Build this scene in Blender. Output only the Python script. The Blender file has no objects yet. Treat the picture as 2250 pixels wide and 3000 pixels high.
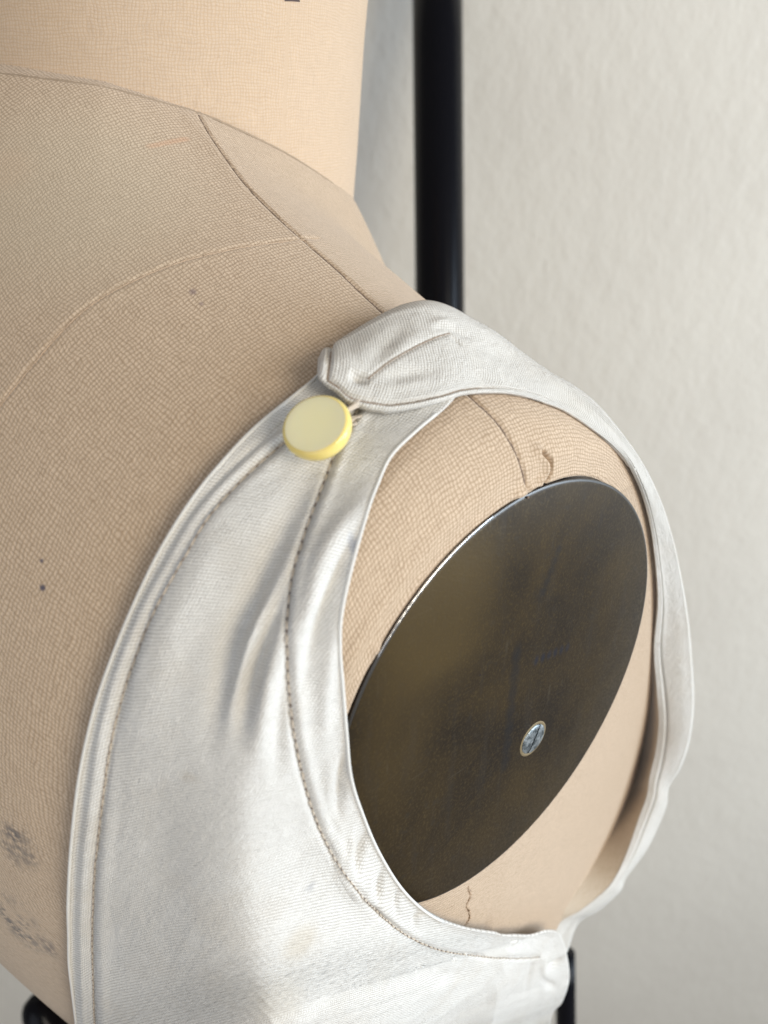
import bpy, math, random
import numpy as np
from mathutils import Vector, Matrix
from mathutils.bvhtree import BVHTree
random.seed(4); np.random.seed(4)
scene = bpy.context.scene
COL = scene.collection
A = np.array
# ------------------------------------------------------------------ camera
# everything is modelled in centimetres in the frame of the dress form
# (x: its right shoulder, y: its front, z: up) and stored in metres, 1.4 m up
CAMP = dict(cx=24.5, cy=-11.6, cz=0.9, yaw=-43.5, pitch=27.1, roll=0.6, f=2258.0)
def to_m(p): return np.asarray(p, float) * 0.01 + A([0, 0, 1.4])
_y, _t, _r = (math.radians(CAMP[k]) for k in ('yaw', 'pitch', 'roll'))
F = A([math.sin(_y)*math.cos(_t), math.cos(_y)*math.cos(_t), -math.sin(_t)])
R0 = A([math.cos(_y), -math.sin(_y), 0.0]); U0 = np.cross(R0, F)
R = R0*math.cos(_r) + U0*math.sin(_r); U = -R0*math.sin(_r) + U0*math.cos(_r)
C = A([CAMP['cx'], CAMP['cy'], CAMP['cz']])
def ray(px):
    px = np.asarray(px, float)
    d = F + R*((px[..., 0:1]-1125)/CAMP['f']) - U*((px[..., 1:2]-1500)/CAMP['f'])
    return d                                     # unit depth along F
def at(px, depth): return C + ray(px)*np.asarray(depth)[..., None]
cam = bpy.data.cameras.new('camera'); camo = bpy.data.objects.new('camera', cam); COL.objects.link(camo)
cm = to_m(C)
camo.matrix_world = Matrix(((R[0], U[0], -F[0], cm[0]), (R[1], U[1], -F[1], cm[1]), (R[2], U[2], -F[2], cm[2]), (0, 0, 0, 1)))
cam.sensor_fit = 'VERTICAL'; cam.sensor_height = 36; cam.sensor_width = 27
cam.lens = CAMP['f']/3000*36; cam.clip_start = 0.01; cam.clip_end = 50
cam.dof.use_dof = True; cam.dof.focus_distance = 0.178; cam.dof.aperture_fstop = 14
scene.camera = camo
scene.view_settings.view_transform = 'Standard'; scene.view_settings.look = 'None'
scene.view_settings.exposure = 0.2
# ------------------------------------------------------------------ light
world = bpy.data.worlds.new('World'); scene.world = world; world.use_nodes = True
bg = world.node_tree.nodes['Background']; bg.inputs[0].default_value = (1.0, 0.985, 0.97, 1); bg.inputs[1].default_value = 0.24
def area(name, pos, target, size, power, col):
    l = bpy.data.lights.new(name, 'AREA'); l.shape = 'RECTANGLE'; l.size, l.size_y = size; l.energy = power; l.color = col
    o = bpy.data.objects.new(name, l); COL.objects.link(o)
    p = Vector(to_m(pos)); o.location = p; o.rotation_euler = (Vector(to_m(target))-p).to_track_quat('-Z', 'Y').to_euler()
    return o
area('window_light', (135, 84, 2), (8, 0, -14), (0.8, 0.9), 21.5, (0.70, 0.84, 1.0))
area('room_light', (152, -4, 34), (8, 0, -12), (0.7, 0.7), 12.5, (1.0, 0.925, 0.78))
area('front_fill_light', (60, -140, 8), (8, 0, -18), (1.3, 1.3), 6.5, (0.78, 0.87, 1.0))  # added soft fill from the camera side, lifts the lower bodice and back
# ------------------------------------------------------------------ helpers
def mesh_obj(name, verts, faces, mat=None, parent=None, uv=None, smooth=True, mats=None, fmat=None):
    me = bpy.data.meshes.new(name)
    v = to_m(verts)
    me.from_pydata([tuple(q) for q in v] if len(v) < 2000 else v.tolist(), [], faces if isinstance(faces, list) else faces.tolist())
    if uv is not None:
        l = me.uv_layers.new(name='UVMap'); idx = np.zeros(len(me.loops), np.int32); me.loops.foreach_get('vertex_index', idx)
        l.data.foreach_set('uv', np.asarray(uv, np.float32)[idx].ravel())
    if mat: me.materials.append(mat)
    if smooth: me.polygons.foreach_set('use_smooth', [True]*len(me.polygons))
    me.update()
    o = bpy.data.objects.new(name, me); COL.objects.link(o)
    if parent: o.parent = parent
    return o
def empty(name, label, cat, group=None):
    o = bpy.data.objects.new(name, None); COL.objects.link(o); o['label'] = label; o['category'] = cat
    o.empty_display_size = 0.02
    if group: o['group'] = group
    return o
def grid_faces(n, m, close_m=False):
    i = np.arange(n-1)[:, None]; j = np.arange(m if close_m else m-1)[None, :]
    a = i*m+j; b = i*m+(j+1) % m; c = (i+1)*m+(j+1) % m; d = (i+1)*m+j
    return np.stack([a, b, c, d], -1).reshape(-1, 4)
def resample(P, n, w=None):
    P = np.asarray(P, float)
    # smooth (Catmull-Rom) then even arc length
    Q = np.vstack([2*P[0]-P[1], P, 2*P[-1]-P[-2]]); out = []
    for i in range(1, len(Q)-2):
        t = np.linspace(0, 1, 16, endpoint=False)[:, None]
        p0, p1, p2, p3 = Q[i-1], Q[i], Q[i+1], Q[i+2]
        out.append(0.5*((2*p1)+(-p0+p2)*t+(2*p0-5*p1+4*p2-p3)*t**2+(-p0+3*p1-3*p2+p3)*t**3))
    out.append(P[-1:]); S = np.vstack(out)
    d = np.r_[0, np.cumsum(np.linalg.norm(np.diff(S, axis=0), axis=1))]
    q = np.linspace(0, d[-1], n) if w is None else np.asarray(w)*d[-1]
    return np.stack([np.interp(q, d, S[:, k]) for k in range(S.shape[1])], 1)
def seg_dist(V, L):
    """distance from points V to polyline L, and 0..1 position along it"""
    best = np.full(len(V), 1e9); par = np.zeros(len(V))
    lo, hi = L.min(0)-3.0, L.max(0)+3.0
    idx = np.where(np.all((V > lo) & (V < hi), axis=1))[0]; W = V[idx]
    b = np.full(len(W), 1e9); pr = np.zeros(len(W)); n = len(L)-1
    for k in range(n):
        a, c = L[k], L[k+1]; ac = c-a
        t = np.clip(((W-a)@ac)/(ac@ac+1e-12), 0, 1)
        d = np.linalg.norm(W-(a+t[:, None]*ac), axis=1); m = d < b
        b[m] = d[m]; pr[m] = (k+t[m])/n
    best[idx] = b; par[idx] = pr
    return best, par
def normals(P):
    du = np.gradient(P, axis=0); dv = np.gradient(P, axis=1)
    n = np.cross(du, dv); return n/(np.linalg.norm(n, axis=-1, keepdims=True)+1e-9)
def tube(L, r, sides=6):
    L = np.asarray(L, float); T = np.gradient(L, axis=0); T /= np.linalg.norm(T, axis=1, keepdims=True)+1e-9
    ref = A([0.3, -0.7, 0.64]); X = np.cross(T, ref); X /= np.linalg.norm(X, axis=1, keepdims=True); Y = np.cross(T, X)
    a = np.arange(sides)*2*math.pi/sides; r = np.broadcast_to(r, (len(L),))
    V = L[:, None]+r[:, None, None]*(X[:, None]*np.cos(a)[None, :, None]+Y[:, None]*np.sin(a)[None, :, None])
    f = grid_faces(len(L), sides, True)
    caps = [list(range(sides))[::-1], [(len(L)-1)*sides+k for k in range(sides)]]
    return V.reshape(-1, 3), f.tolist()+caps
def join(parts):
    V, Fc, o = [], [], 0
    for v, f in parts:
        V.append(v); Fc += [[i+o for i in q] for q in f]; o += len(v)
    return np.vstack(V), Fc
# ------------------------------------------------------------------ materials
class NT:
    def __init__(s, name):
        s.m = bpy.data.materials.new(name); s.m.use_nodes = True; s.t = s.m.node_tree; s.b = s.t.nodes['Principled BSDF']
    def n(s, ty, ins=None, **kw):
        d = s.t.nodes.new(ty)
        for k, v in kw.items(): setattr(d, k, v)
        for k, v in (ins or {}).items(): s.put(d.inputs[k], v)
        return d
    def put(s, sock, v):
        if isinstance(v, bpy.types.NodeSocket): s.t.links.new(v, sock)
        else: sock.default_value = v
    def math(s, op, a, b=0.0, c=0.0):
        d = s.n('ShaderNodeMath', {0: a, 1: b, 2: c}, operation=op); return d.outputs[0]
    def mix(s, f, a, b, mode='MIX'):
        d = s.n('ShaderNodeMix', data_type='RGBA', blend_type=mode); s.put(d.inputs[0], f); s.put(d.inputs[6], a); s.put(d.inputs[7], b); return d.outputs[2]
    def noise(s, vec, scale, detail=3, rough=0.5, dist=0.0):
        return s.n('ShaderNodeTexNoise', {'Vector': vec, 'Scale': scale, 'Detail': detail, 'Roughness': rough, 'Distortion': dist}).outputs['Fac']
    def ramp(s, f, lo, hi):
        return s.n('ShaderNodeMapRange', {0: f, 1: lo, 2: hi}).outputs[0]
    def scaled(s, vec, sc):
        return s.n('ShaderNodeMapping', {'Vector': vec, 'Scale': sc}).outputs[0]
    def pos(s): return s.n('ShaderNodeTexCoord').outputs['Object']
    def uv(s): return s.n('ShaderNodeTexCoord').outputs['UV']
def weave(k, uv, pu, pv, wob=0.25):
    """plain weave height 0..1 from uv in cm; pu, pv thread pitch in cm. returns height, thread id noise"""
    nz = k.n('ShaderNodeTexNoise', {'Vector': uv, 'Scale': 1.3, 'Detail': 3.0})
    off = k.n('ShaderNodeVectorMath', {0: nz.outputs['Color'], 1: (0.5, 0.5, 0.5)}, operation='SUBTRACT').outputs[0]
    off = k.n('ShaderNodeVectorMath', {0: off, 'Scale': wob}, operation='SCALE').outputs[0]
    v2 = k.n('ShaderNodeVectorMath', {0: uv, 1: off}, operation='ADD').outputs[0]
    nz2 = k.n('ShaderNodeTexNoise', {'Vector': uv, 'Scale': 7.0, 'Detail': 2.0})
    off2 = k.n('ShaderNodeVectorMath', {0: nz2.outputs['Color'], 1: (0.5, 0.5, 0.5)}, operation='SUBTRACT').outputs[0]
    off2 = k.n('ShaderNodeVectorMath', {0: off2, 'Scale': pu*0.9}, operation='SCALE').outputs[0]
    v2 = k.n('ShaderNodeVectorMath', {0: v2, 1: off2}, operation='ADD').outputs[0]
    sp = k.n('ShaderNodeSeparateXYZ', {0: v2})
    a = k.math('MULTIPLY', sp.outputs[0], math.pi/pu); b = k.math('MULTIPLY', sp.outputs[1], math.pi/pv)
    sa, sb = k.math('SINE', a), k.math('SINE', b)
    ca, cb = k.math('ABSOLUTE', sa), k.math('ABSOLUTE', sb)
    prod = k.math('MULTIPLY', k.math('SINE', a), k.math('SINE', b))       # checker sign: which thread lies on top
    top = k.ramp(prod, -0.25, 0.25)
    h1 = k.math('MULTIPLY', ca, k.math('POWER', cb, 0.45)); h2 = k.math('MULTIPLY', cb, k.math('POWER', ca, 0.45))
    hm = k.n('ShaderNodeMix', data_type='FLOAT'); k.put(hm.inputs[0], top); k.put(hm.inputs[2], h1); k.put(hm.inputs[3], h2)
    return hm.outputs[0], top
def spots(k, pos, lst, base, nsc=180.0):
    """stains that stay on the cloth. lst: (centre cm, radius cm (x,y,z), colour, strength, speckle)"""
    col = base
    for c, r, rgb, st, speck in lst:
        cc = to_m(c)
        d = k.n('ShaderNodeVectorMath', {0: pos, 1: tuple(cc)}, operation='SUBTRACT').outputs[0]
        d = k.n('ShaderNodeVectorMath', {0: d, 1: tuple(100.0/q for q in r)}, operation='MULTIPLY').outputs[0]
        l = k.n('ShaderNodeVectorMath', {0: d}, operation='LENGTH').outputs['Value']
        f = k.n('ShaderNodeMapRange', {0: l, 1: 1.0, 2: 0.25}, interpolation_type='SMOOTHSTEP').outputs[0]
        if speck:
            nn = k.noise(k.scaled(pos, (1, 1, 1)), 700.0, 2)
            n2 = k.noise(pos, nsc, 3)
            f = k.math('MULTIPLY', f, k.math('MULTIPLY', k.ramp(nn, 0.36, 0.56), k.ramp(n2, 0.32, 0.55)))
        f = k.math('MULTIPLY', f, st)
        col = k.mix(f, col, rgb+(1,))
    return col
def linen(name, c1, c2, pu, pv, stains=(), bump=0.5, gap=0.55, rough=0.85, blotch=0.25, blotchcol=(0.52, 0.38, 0.25), wob=0.26, sheen=0.2, dist=0.02):
    k = NT(name); uv = k.uv(); pos = k.pos()
    h, top = weave(k, uv, pu, pv, wob)
    slub1 = k.noise(k.scaled(uv, (0.7, 9.0/pv*0.08, 1)), 3.0, 3)
    slub2 = k.noise(k.scaled(uv, (9.0/pu*0.08, 0.7, 1)), 3.0, 3)
    sl = k.math('ADD', slub1, slub2)
    base = k.mix(k.ramp(sl, 0.75, 1.25), c1+(1,), c2+(1,))
    big = k.noise(pos, 14.0, 5, 0.6)
    base = k.mix(k.math('MULTIPLY', k.ramp(big, 0.45, 0.75), blotch), base, blotchcol+(1,))
    dark = k.mix(1.0, base, (gap, gap*0.93, gap*0.85, 1), 'MULTIPLY')
    base = k.mix(k.ramp(h, 0.12, 0.75), dark, base)
    fine = k.noise(pos, 900.0, 2)
    base = k.mix(k.math('MULTIPLY', k.ramp(fine, 0.62, 0.8), 0.25), base, (0.30, 0.2, 0.13, 1))
    base = spots(k, pos, stains, base)
    k.put(k.b.inputs['Base Color'], base); k.put(k.b.inputs['Roughness'], rough)
    k.put(k.b.inputs['Sheen Weight'], sheen); k.put(k.b.inputs['Specular IOR Level'], 0.25)
    hh = k.math('ADD', h, k.math('MULTIPLY', k.noise(uv, 14.0, 4), 0.9))
    bp = k.n('ShaderNodeBump', {'Height': hh, 'Strength': bump, 'Distance': dist*0.01})
    k.put(k.b.inputs['Normal'], bp.outputs[0])
    return k.m
def plain(name, col, rough=0.5, metal=0.0, spec=0.5):
    k = NT(name); pos = k.pos(); n = k.noise(pos, 120.0, 4)
    base = k.mix(k.math('MULTIPLY', n, 0.35), col+(1,), tuple(q*0.7 for q in col)+(1,))
    k.put(k.b.inputs['Base Color'], base); k.put(k.b.inputs['Roughness'], rough); k.put(k.b.inputs['Metallic'], metal); k.put(k.b.inputs['Specular IOR Level'], spec)
    return k.m
# ------------------------------------------------------------------ torso of the dress form
# columns: x, ridge y, ridge z, back y, z of back, front y, z of front, bottom z, superellipse power up / down
ST = A([
 [16.45, 0.90, -6.00, -4.40, -11.27, 6.00, -11.32, -16.50, 2.0, 2.0],
 [16.88, 0.90, -5.80, -4.63, -11.27, 6.19, -11.32, -16.67, 2.0, 2.0],
 [16.98, 0.90, -5.75, -4.72, -11.27, 6.23, -11.32, -16.72, 2.0, 2.0],
 [16.97, 0.90, -5.55, -4.95, -11.30, 6.60, -11.40, -17.1, 2.0, 2.0],
 [16.90, 0.88, -5.05, -5.20, -11.30, 9.0, -13.6, -22.5, 1.92, 2.1],
 [16.50, 0.85, -4.40, -5.80, -11.40, 11.2, -20.0, -28.5, 1.80, 2.3],
 [15.80, 0.80, -3.90, -6.50, -11.70, 13.2, -22.2, -33.0, 1.58, 2.7],
 [14.80, 0.75, -3.65, -7.20, -12.00, 15.2, -21.0, -37.0, 1.40, 3.2],
 [13.40, 0.65, -3.00, -8.00, -12.20, 15.8, -19.5, -42.0, 1.42, 3.8],
 [11.80, 0.50, -2.25, -8.90, -12.40, 16.2, -19.5, -48.0, 1.42, 4.2],
 [ 9.80, 0.35, -1.30, -9.70, -12.60, 16.4, -19.5, -50.0, 1.40, 4.6],
 [ 7.60, 0.30, -0.40, -10.3, -12.80, 16.0, -19.0, -51.0, 1.32, 5.0],
 [ 5.00, 0.30,  0.50, -10.7, -13.00, 14.8, -17.5, -52.0, 1.45, 5.0],
 [ 2.50, 0.30,  1.20, -10.8, -13.00, 14.0, -17.5, -52.0, 1.5, 5.0],
 [ 0.00, 0.30,  1.60, -10.8, -13.00, 13.6, -17.5, -52.0, 1.5, 5.0]])
def interp_rows(tab, t):
    n = len(tab); t = np.clip(t, 0, n-1); i = np.clip(t.astype(int), 0, n-2); u = (t-i)[:, None]
    g = lambda k: tab[np.clip(k, 0, n-1)]
    p0, p1, p2, p3 = g(i-1), g(i), g(i+1), g(i+2)
    return 0.5*((2*p1)+(-p0+p2)*u+(2*p0-5*p1+4*p2-p3)*u**2+(-p0+3*p1-3*p2+p3)*u**3)
left = ST[::-1][1:].copy(); left[:, 0] *= -1
TAB = np.vstack([ST, left[:-3]])
NS, NP = 760, 760
# denser where the photograph looks
tt = np.concatenate([np.linspace(0, 6, 220, endpoint=False), np.linspace(6, 11.5, 340, endpoint=False), np.linspace(11.5, len(TAB)-1, NS-560)])
rows = interp_rows(TAB, tt)
ph = np.concatenate([np.linspace(-0.75, 2.1, 600, endpoint=False), np.linspace(2.1, 2*math.pi-0.75, NP-600, endpoint=False)])  # 0 ridge, + towards the back
def slice_pts(row, ph):
    x, yr, zr, yb, zb, yf, zf, zt, pu, pd = row
    c, s = np.cos(ph), np.sin(ph)
    back = s >= 0; up = c >= 0
    ym = np.where(back, yb, yf); zm = np.where(back, zb, zf)
    p = np.where(up, np.where(back, 2.0, pu), np.where(back, pd, 2+(pd-2)*PF))
    cs = np.sign(c)*np.abs(c)**(2/p); ss = np.abs(s)**(2/p)
    y = yr+(ym-yr)*ss
    z = np.where(up, zm+(zr-zm)*cs, zm+(zm-zt)*cs)
    # waist and bust shaping below the shoulder blades
    lowf = np.clip((-z-14)/24, 0, 1)
    y = yr+(y-yr)*(1-np.where(back, WAIST, 0.0)*lowf**1.3*np.clip((17.2-abs(x))/3, 0, 1))
    xx = np.full_like(y, x)*(1-WAISTX*np.clip((-z-np.where(back, 19, 27))/22, 0, 1)**1.2)
    xx = xx+math.tan(math.radians(5.0))*np.clip(y-0.785, -5.6, 0.6)*np.clip((x-16.0)/0.85, 0, 1)*(1-np.clip((-z-17)/4, 0, 1))
    return np.stack([xx, y, z], -1)
WAIST, WAISTX, PF = 0.60, 0.30, 2.4
P = np.stack([slice_pts(r, ph) for r in rows])
NECK_C, NECK_R = A([0.0, 3.0]), 6.6
SEAM_A = np.radians([-180, -90, -60, -38, -18, -1.6, 16.5, 42.5, 65, 90, 120, 180]); SEAM_Z = A([1.5, 1.9, 1.75, 1.52, 0.97, 0.18, -0.67, -1.57, -2.0, -2.2, -2.0, 1.5])
SEAM_A = np.radians([-90, -60, -38.5, -19.5, -1.6, 16.5, 42.5, 65, 90]); SEAM_Z = A([1.95, 1.77, 1.52, 0.97, 0.18, -0.67, -1.57, -2.0, -2.2])
def seam_z(X, Y):
    a = np.arctan2(Y-NECK_C[1], np.abs(X)); return np.interp(a, SEAM_A, SEAM_Z)
# height of the torso on the neck ring, then lift the collar zone to meet the seam
t0 = bvh = None
def BV(P, Fc): return BVHTree.FromPolygons([tuple(q) for q in P.reshape(-1, 3).tolist()], Fc.tolist())
_c = P[::6, ::6]; _t = BV(_c, grid_faces(_c.shape[0], _c.shape[1], True))
ring_a = np.linspace(-math.pi/2, math.pi/2, 61); ring_z = []
for a_ in ring_a:
    h_ = _t.ray_cast(Vector((NECK_R*math.cos(a_), NECK_C[1]+NECK_R*math.sin(a_), 20)), Vector((0, 0, -1)))
    ring_z.append(h_[0][2])
rr = np.hypot(P[..., 0], P[..., 1]-NECK_C[1])/NECK_R
ang = np.arctan2(P[..., 1]-NECK_C[1], np.abs(P[..., 0]))
dz = np.interp(ang, SEAM_A, SEAM_Z)-np.interp(ang, ring_a, ring_z)
P[..., 2] += np.where(P[..., 2] > -12, dz*np.where(rr > 1, np.exp(-(np.clip(rr-1, 0, 9)/0.30)**1.3), 1.0), 0)
body_grid = P
def arc_uv(P, j0):
    dv = np.linalg.norm(np.diff(P, axis=1), axis=2); v = np.zeros(P.shape[:2]); v[:, 1:] = np.cumsum(dv, 1); v -= v[:, j0:j0+1]
    du = np.linalg.norm(np.diff(P, axis=0), axis=2); u = np.zeros(P.shape[:2]); u[1:] = np.cumsum(du, 0)
    return u, v
j0 = int(np.argmin(abs(ph)))
u_, v_ = arc_uv(P, j0)
body_uv = np.stack([u_, v_], -1)
F_body = grid_faces(NS, NP, True)
_r = slice_pts(ST[2], ph)[::4]+A([0.16, 0, 0])
coarse = np.concatenate([np.broadcast_to(A([17.12, 0.785, -11.235]), (1,)+_r.shape), _r[None], P[::4, ::4]]); tree = BV(coarse, grid_faces(coarse.shape[0], coarse.shape[1], True))
def hit(px, off=0.0):
    """points on the form seen through pixels (nearest point to the ray when it misses)"""
    px = np.atleast_2d(px); D = ray(px); out = []
    for d in D:
        dn = d/np.linalg.norm(d); loc, nor, i, dist = tree.ray_cast(Vector(C), Vector(dn))
        if loc is None:
            best = None
            for s in np.linspace(12, 34, 45):
                q = tree.find_nearest(Vector(C+dn*s))
                if best is None or q[3] < best[0]: best = (q[3], s)
            out.append(C+dn*(best[1])); continue
        if nor.dot(Vector(dn)) > 0: nor = -nor
        out.append(A(loc)+off*A(nor))
    return A(out)
def S(pts): return np.asarray(pts, float)*(2250/1659)     # points read off the 1659 px wide view
# ------------------------------------------------------------------ dress form
LIN1, LIN2 = (0.65, 0.505, 0.37), (0.53, 0.405, 0.29)
def hp(x, y): return hit([(x, y)])[0]
ink = (0.05, 0.05, 0.09)
st_body = [
 (hp(125, 1722), (0.09, 0.09, 0.09), ink, 0.9, False), (hp(122, 1643), (0.06, 0.06, 0.06), ink, 0.8, False),
 (hp(48, 2475), (0.7, 0.7, 0.95), (0.09, 0.085, 0.09), 0.85, True), (hp(70, 2690), (0.9, 0.9, 1.5), (0.09, 0.085, 0.09), 0.9, True),
 (hp(155, 2760), (0.3, 0.4, 0.8), (0.12, 0.10, 0.10), 0.7, True),
 (hp(565, 855), (0.11, 0.11, 0.25), (0.18, 0.12, 0.13), 0.6, False), (hp(590, 890), (0.07, 0.07, 0.1), (0.18, 0.12, 0.13), 0.5, False),
] + [(hp(440+i*13, 428-i*2.6), (0.16, 0.16, 0.10), (0.60, 0.30, 0.16), 0.30, False) for i in range(9)] + [(hp(20, 500), (0.9, 0.9, 0.9), (0.58, 0.36, 0.22), 0.25, False),
 (hp(200, 560), (4.5, 4, 4), (0.56, 0.49, 0.36), 0.35, False),
 (hp(1180, 1000), (1.2, 1.2, 1.2), (0.50, 0.31, 0.13), 0.5, False)]
m_linen = linen('linen_cover', LIN1, LIN2, 0.088, 0.088, st_body, bump=0.42, gap=0.66)
m_neck = linen('linen_neck', (0.60, 0.465, 0.34), (0.53, 0.405, 0.295), 0.075, 0.075, (), bump=0.14, gap=0.93, blotch=0.35)
m_thread = plain('seam_thread_brown', (0.22, 0.16, 0.12), 0.9)
m_threadl = plain('seam_thread_tan', (0.50, 0.37, 0.26), 0.9)
form = empty('dress_form', 'beige linen dress form with an oval brown metal plate at its armhole', 'dress form')
# seams traced on the shoulder
sh_px = S([(425, 240), (450, 285), (480, 330), (530, 398), (590, 460), (652, 517), (720, 575), (780, 632), (832, 680), (900, 742), (970, 810), (1022, 862), (1068, 905), (1100, 950), (1120, 990), (1132, 1030), (1140, 1072)])
pr_px = S([(-60, 960), (0, 875), (60, 800), (130, 718), (200, 655), (290, 605), (390, 565), (500, 538), (580, 525), (652, 517), (690, 515)])
sh3 = hit(resample(sh_px, 160)); pr3 = hit(resample(pr_px, 140))
pucker1 = hit(resample([(1545, 1455), (1590, 1420), (1612, 1385), (1612, 1350), (1590, 1325)], 30))
pucker2 = hit(resample([(1160, 1905), (1135, 1922), (1110, 1925)], 16))
V = P.reshape(-1, 3).copy(); N = -normals(P).reshape(-1, 3)
ctr = A([0, 0.5, -20]); 
if np.mean(np.sum((V-ctr)*N, 1)) < 0: N = -N
def groove(V, N, L, amp, w, taper=False):
    d, p = seg_dist(V, L); g = np.exp(-(d/w)**2)
    if taper: g *= np.sin(np.pi*np.clip(p, 0.0, 1))**1.4
    return V+N*(amp*g)[:, None]
V = groove(V, N, sh3, -0.05, 0.05); V = groove(V, N, sh3, 0.018, 0.25)
V = groove(V, N, pr3, -0.03, 0.05); V = groove(V, N, pr3, 0.012, 0.25)
V = groove(V, N, pucker1, -0.19, 0.055); V = groove(V, N, pucker1+A([-.05, -.12, .05]), 0.07, 0.13)
V = groove(V, N, pucker2, -0.09, 0.05); V = groove(V, N, pucker2+A([0, 0, .12]), 0.05, 0.13); V = groove(V, N, pucker2+A([0, 0, -.14]), 0.04, 0.13)
torso = mesh_obj('torso', V, F_body, m_linen, form, body_uv.reshape(-1, 2))
def on(px, off=0.0): return hit(px, off)
def seam(name, L, r, mat, jit=0.012, par=torso):
    L = resample(L, len(L)*2); L = L+np.random.normal(0, jit, L.shape)*0.5
    v, f = tube(L, r, 5); return mesh_obj(name, v, f, mat, par)
seam('seam', hit(resample(sh_px, 160), -0.035), 0.026, m_thread)
seam('seam', hit(resample([(1372, 2598), (1378, 2625), (1368, 2650), (1376, 2685), (1362, 2715), (1366, 2740)], 60), 0.0), 0.03, m_threadl, 0.03)
seam('seam', hit(resample(pr_px, 140), -0.016), 0.019, m_threadl)
# neck: rings up from inside the torso, leaning to the front
nk_t = np.linspace(0, 1, 200); na = np.linspace(0, 2*math.pi, 360, endpoint=False)
def neck_ring(t, a, grow=0.0):
    z = -7+22*t
    sc = np.interp(z, [-7, 0, 3, 6, 10, 15], [6.6, 6.6, 6.55, 6.6, 6.8, 7.1])+grow
    cx, cy = 0.0, 3.0+0.13*np.maximum(z+1.5, 0)
    return np.stack([cx+sc*np.cos(a), cy+sc*1.0*np.sin(a), np.broadcast_to(z, a.shape)], -1)
NK = np.stack([neck_ring(t, na) for t in nk_t])
uvn = np.stack(np.broadcast_arrays(na[None]*5.8, (nk_t*22)[:, None]), -1)
neck = mesh_obj('neck', NK.reshape(-1, 3), grid_faces(200, 360, True), m_neck, form, uvn.reshape(-1, 2))
# armhole plate
PC = A([16.93, 0.785, -11.235]); an = math.radians(5.0); Hh = A([math.sin(an), math.cos(an), 0]); Nn = A([math.cos(an), -math.sin(an), 0]); Ww = A([0, 0, 1.0])
def plate_mesh(ra, rb, prof, n=160, sq=2.0):
    a = np.linspace(0, 2*math.pi, n, endpoint=False); V = []
    for r, h in prof: V.append(PC+Nn*h+np.outer(np.cos(a)*rb*r, Hh)+np.outer(np.sin(a)*ra*r, Ww))
    V = np.vstack(V); f = grid_faces(len(prof), n, True).tolist()
    return V, f+[list(range(n))[::-1] if False else [(len(prof)-1)*n+k for k in range(n)]]

na2 = np.radians(np.linspace(-95, 60, 200)); NKL = np.stack([6.62*np.cos(na2), 3.0+6.62*np.sin(na2), np.interp(na2, SEAM_A, SEAM_Z)+0.0], 1)
hz = []
for q in NKL:
    h_ = tree.ray_cast(Vector((q[0]*1.006, 3+(q[1]-3)*1.006, 12)), Vector((0, 0, -1))); hz.append(h_[0][2] if h_[0] else q[2])
hz = np.convolve(np.r_[[hz[0]]*6, hz, [hz[-1]]*6], np.ones(13)/13, 'valid'); NKL[:, 2] = hz+0.045
v, f = tube(NKL+np.random.normal(0, 0.004, NKL.shape), 0.03, 6); mesh_obj('collar_seam', v, f, plain('collar_thread', (0.36, 0.27, 0.19), 0.9), neck)
# the foot of a stamped character, cut by the picture's top edge
def on_neck(x, y):
    d = ray(A([[x, y]]))[0]
    for s_ in np.linspace(12, 30, 1500):
        q = C+d*s_; z = q[2]
        sc = np.interp(z, [-7, 0, 3, 6, 10, 15], [6.6, 6.6, 6.55, 6.6, 6.8, 7.1]); cy = 3.0+0.13*max(z+1.5, 0)
        if math.hypot(q[0], q[1]-cy) <= sc+0.012: return q
    return q
gx = [on_neck(x, y) for x, y in [(833, -3), (856, -3), (878, -2), (879, 6), (856, 4), (834, 4), (848, -60), (858, -60)]]
mk = A(gx); mesh_obj('stamped_mark', np.vstack([mk, [on_neck(849, -3), on_neck(861, -3)]]), [[0, 5, 4, 1], [1, 4, 3, 2], [8, 9, 7, 6]], plain('faded_stamp_ink', (0.09, 0.06, 0.055), 0.9), neck)
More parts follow.
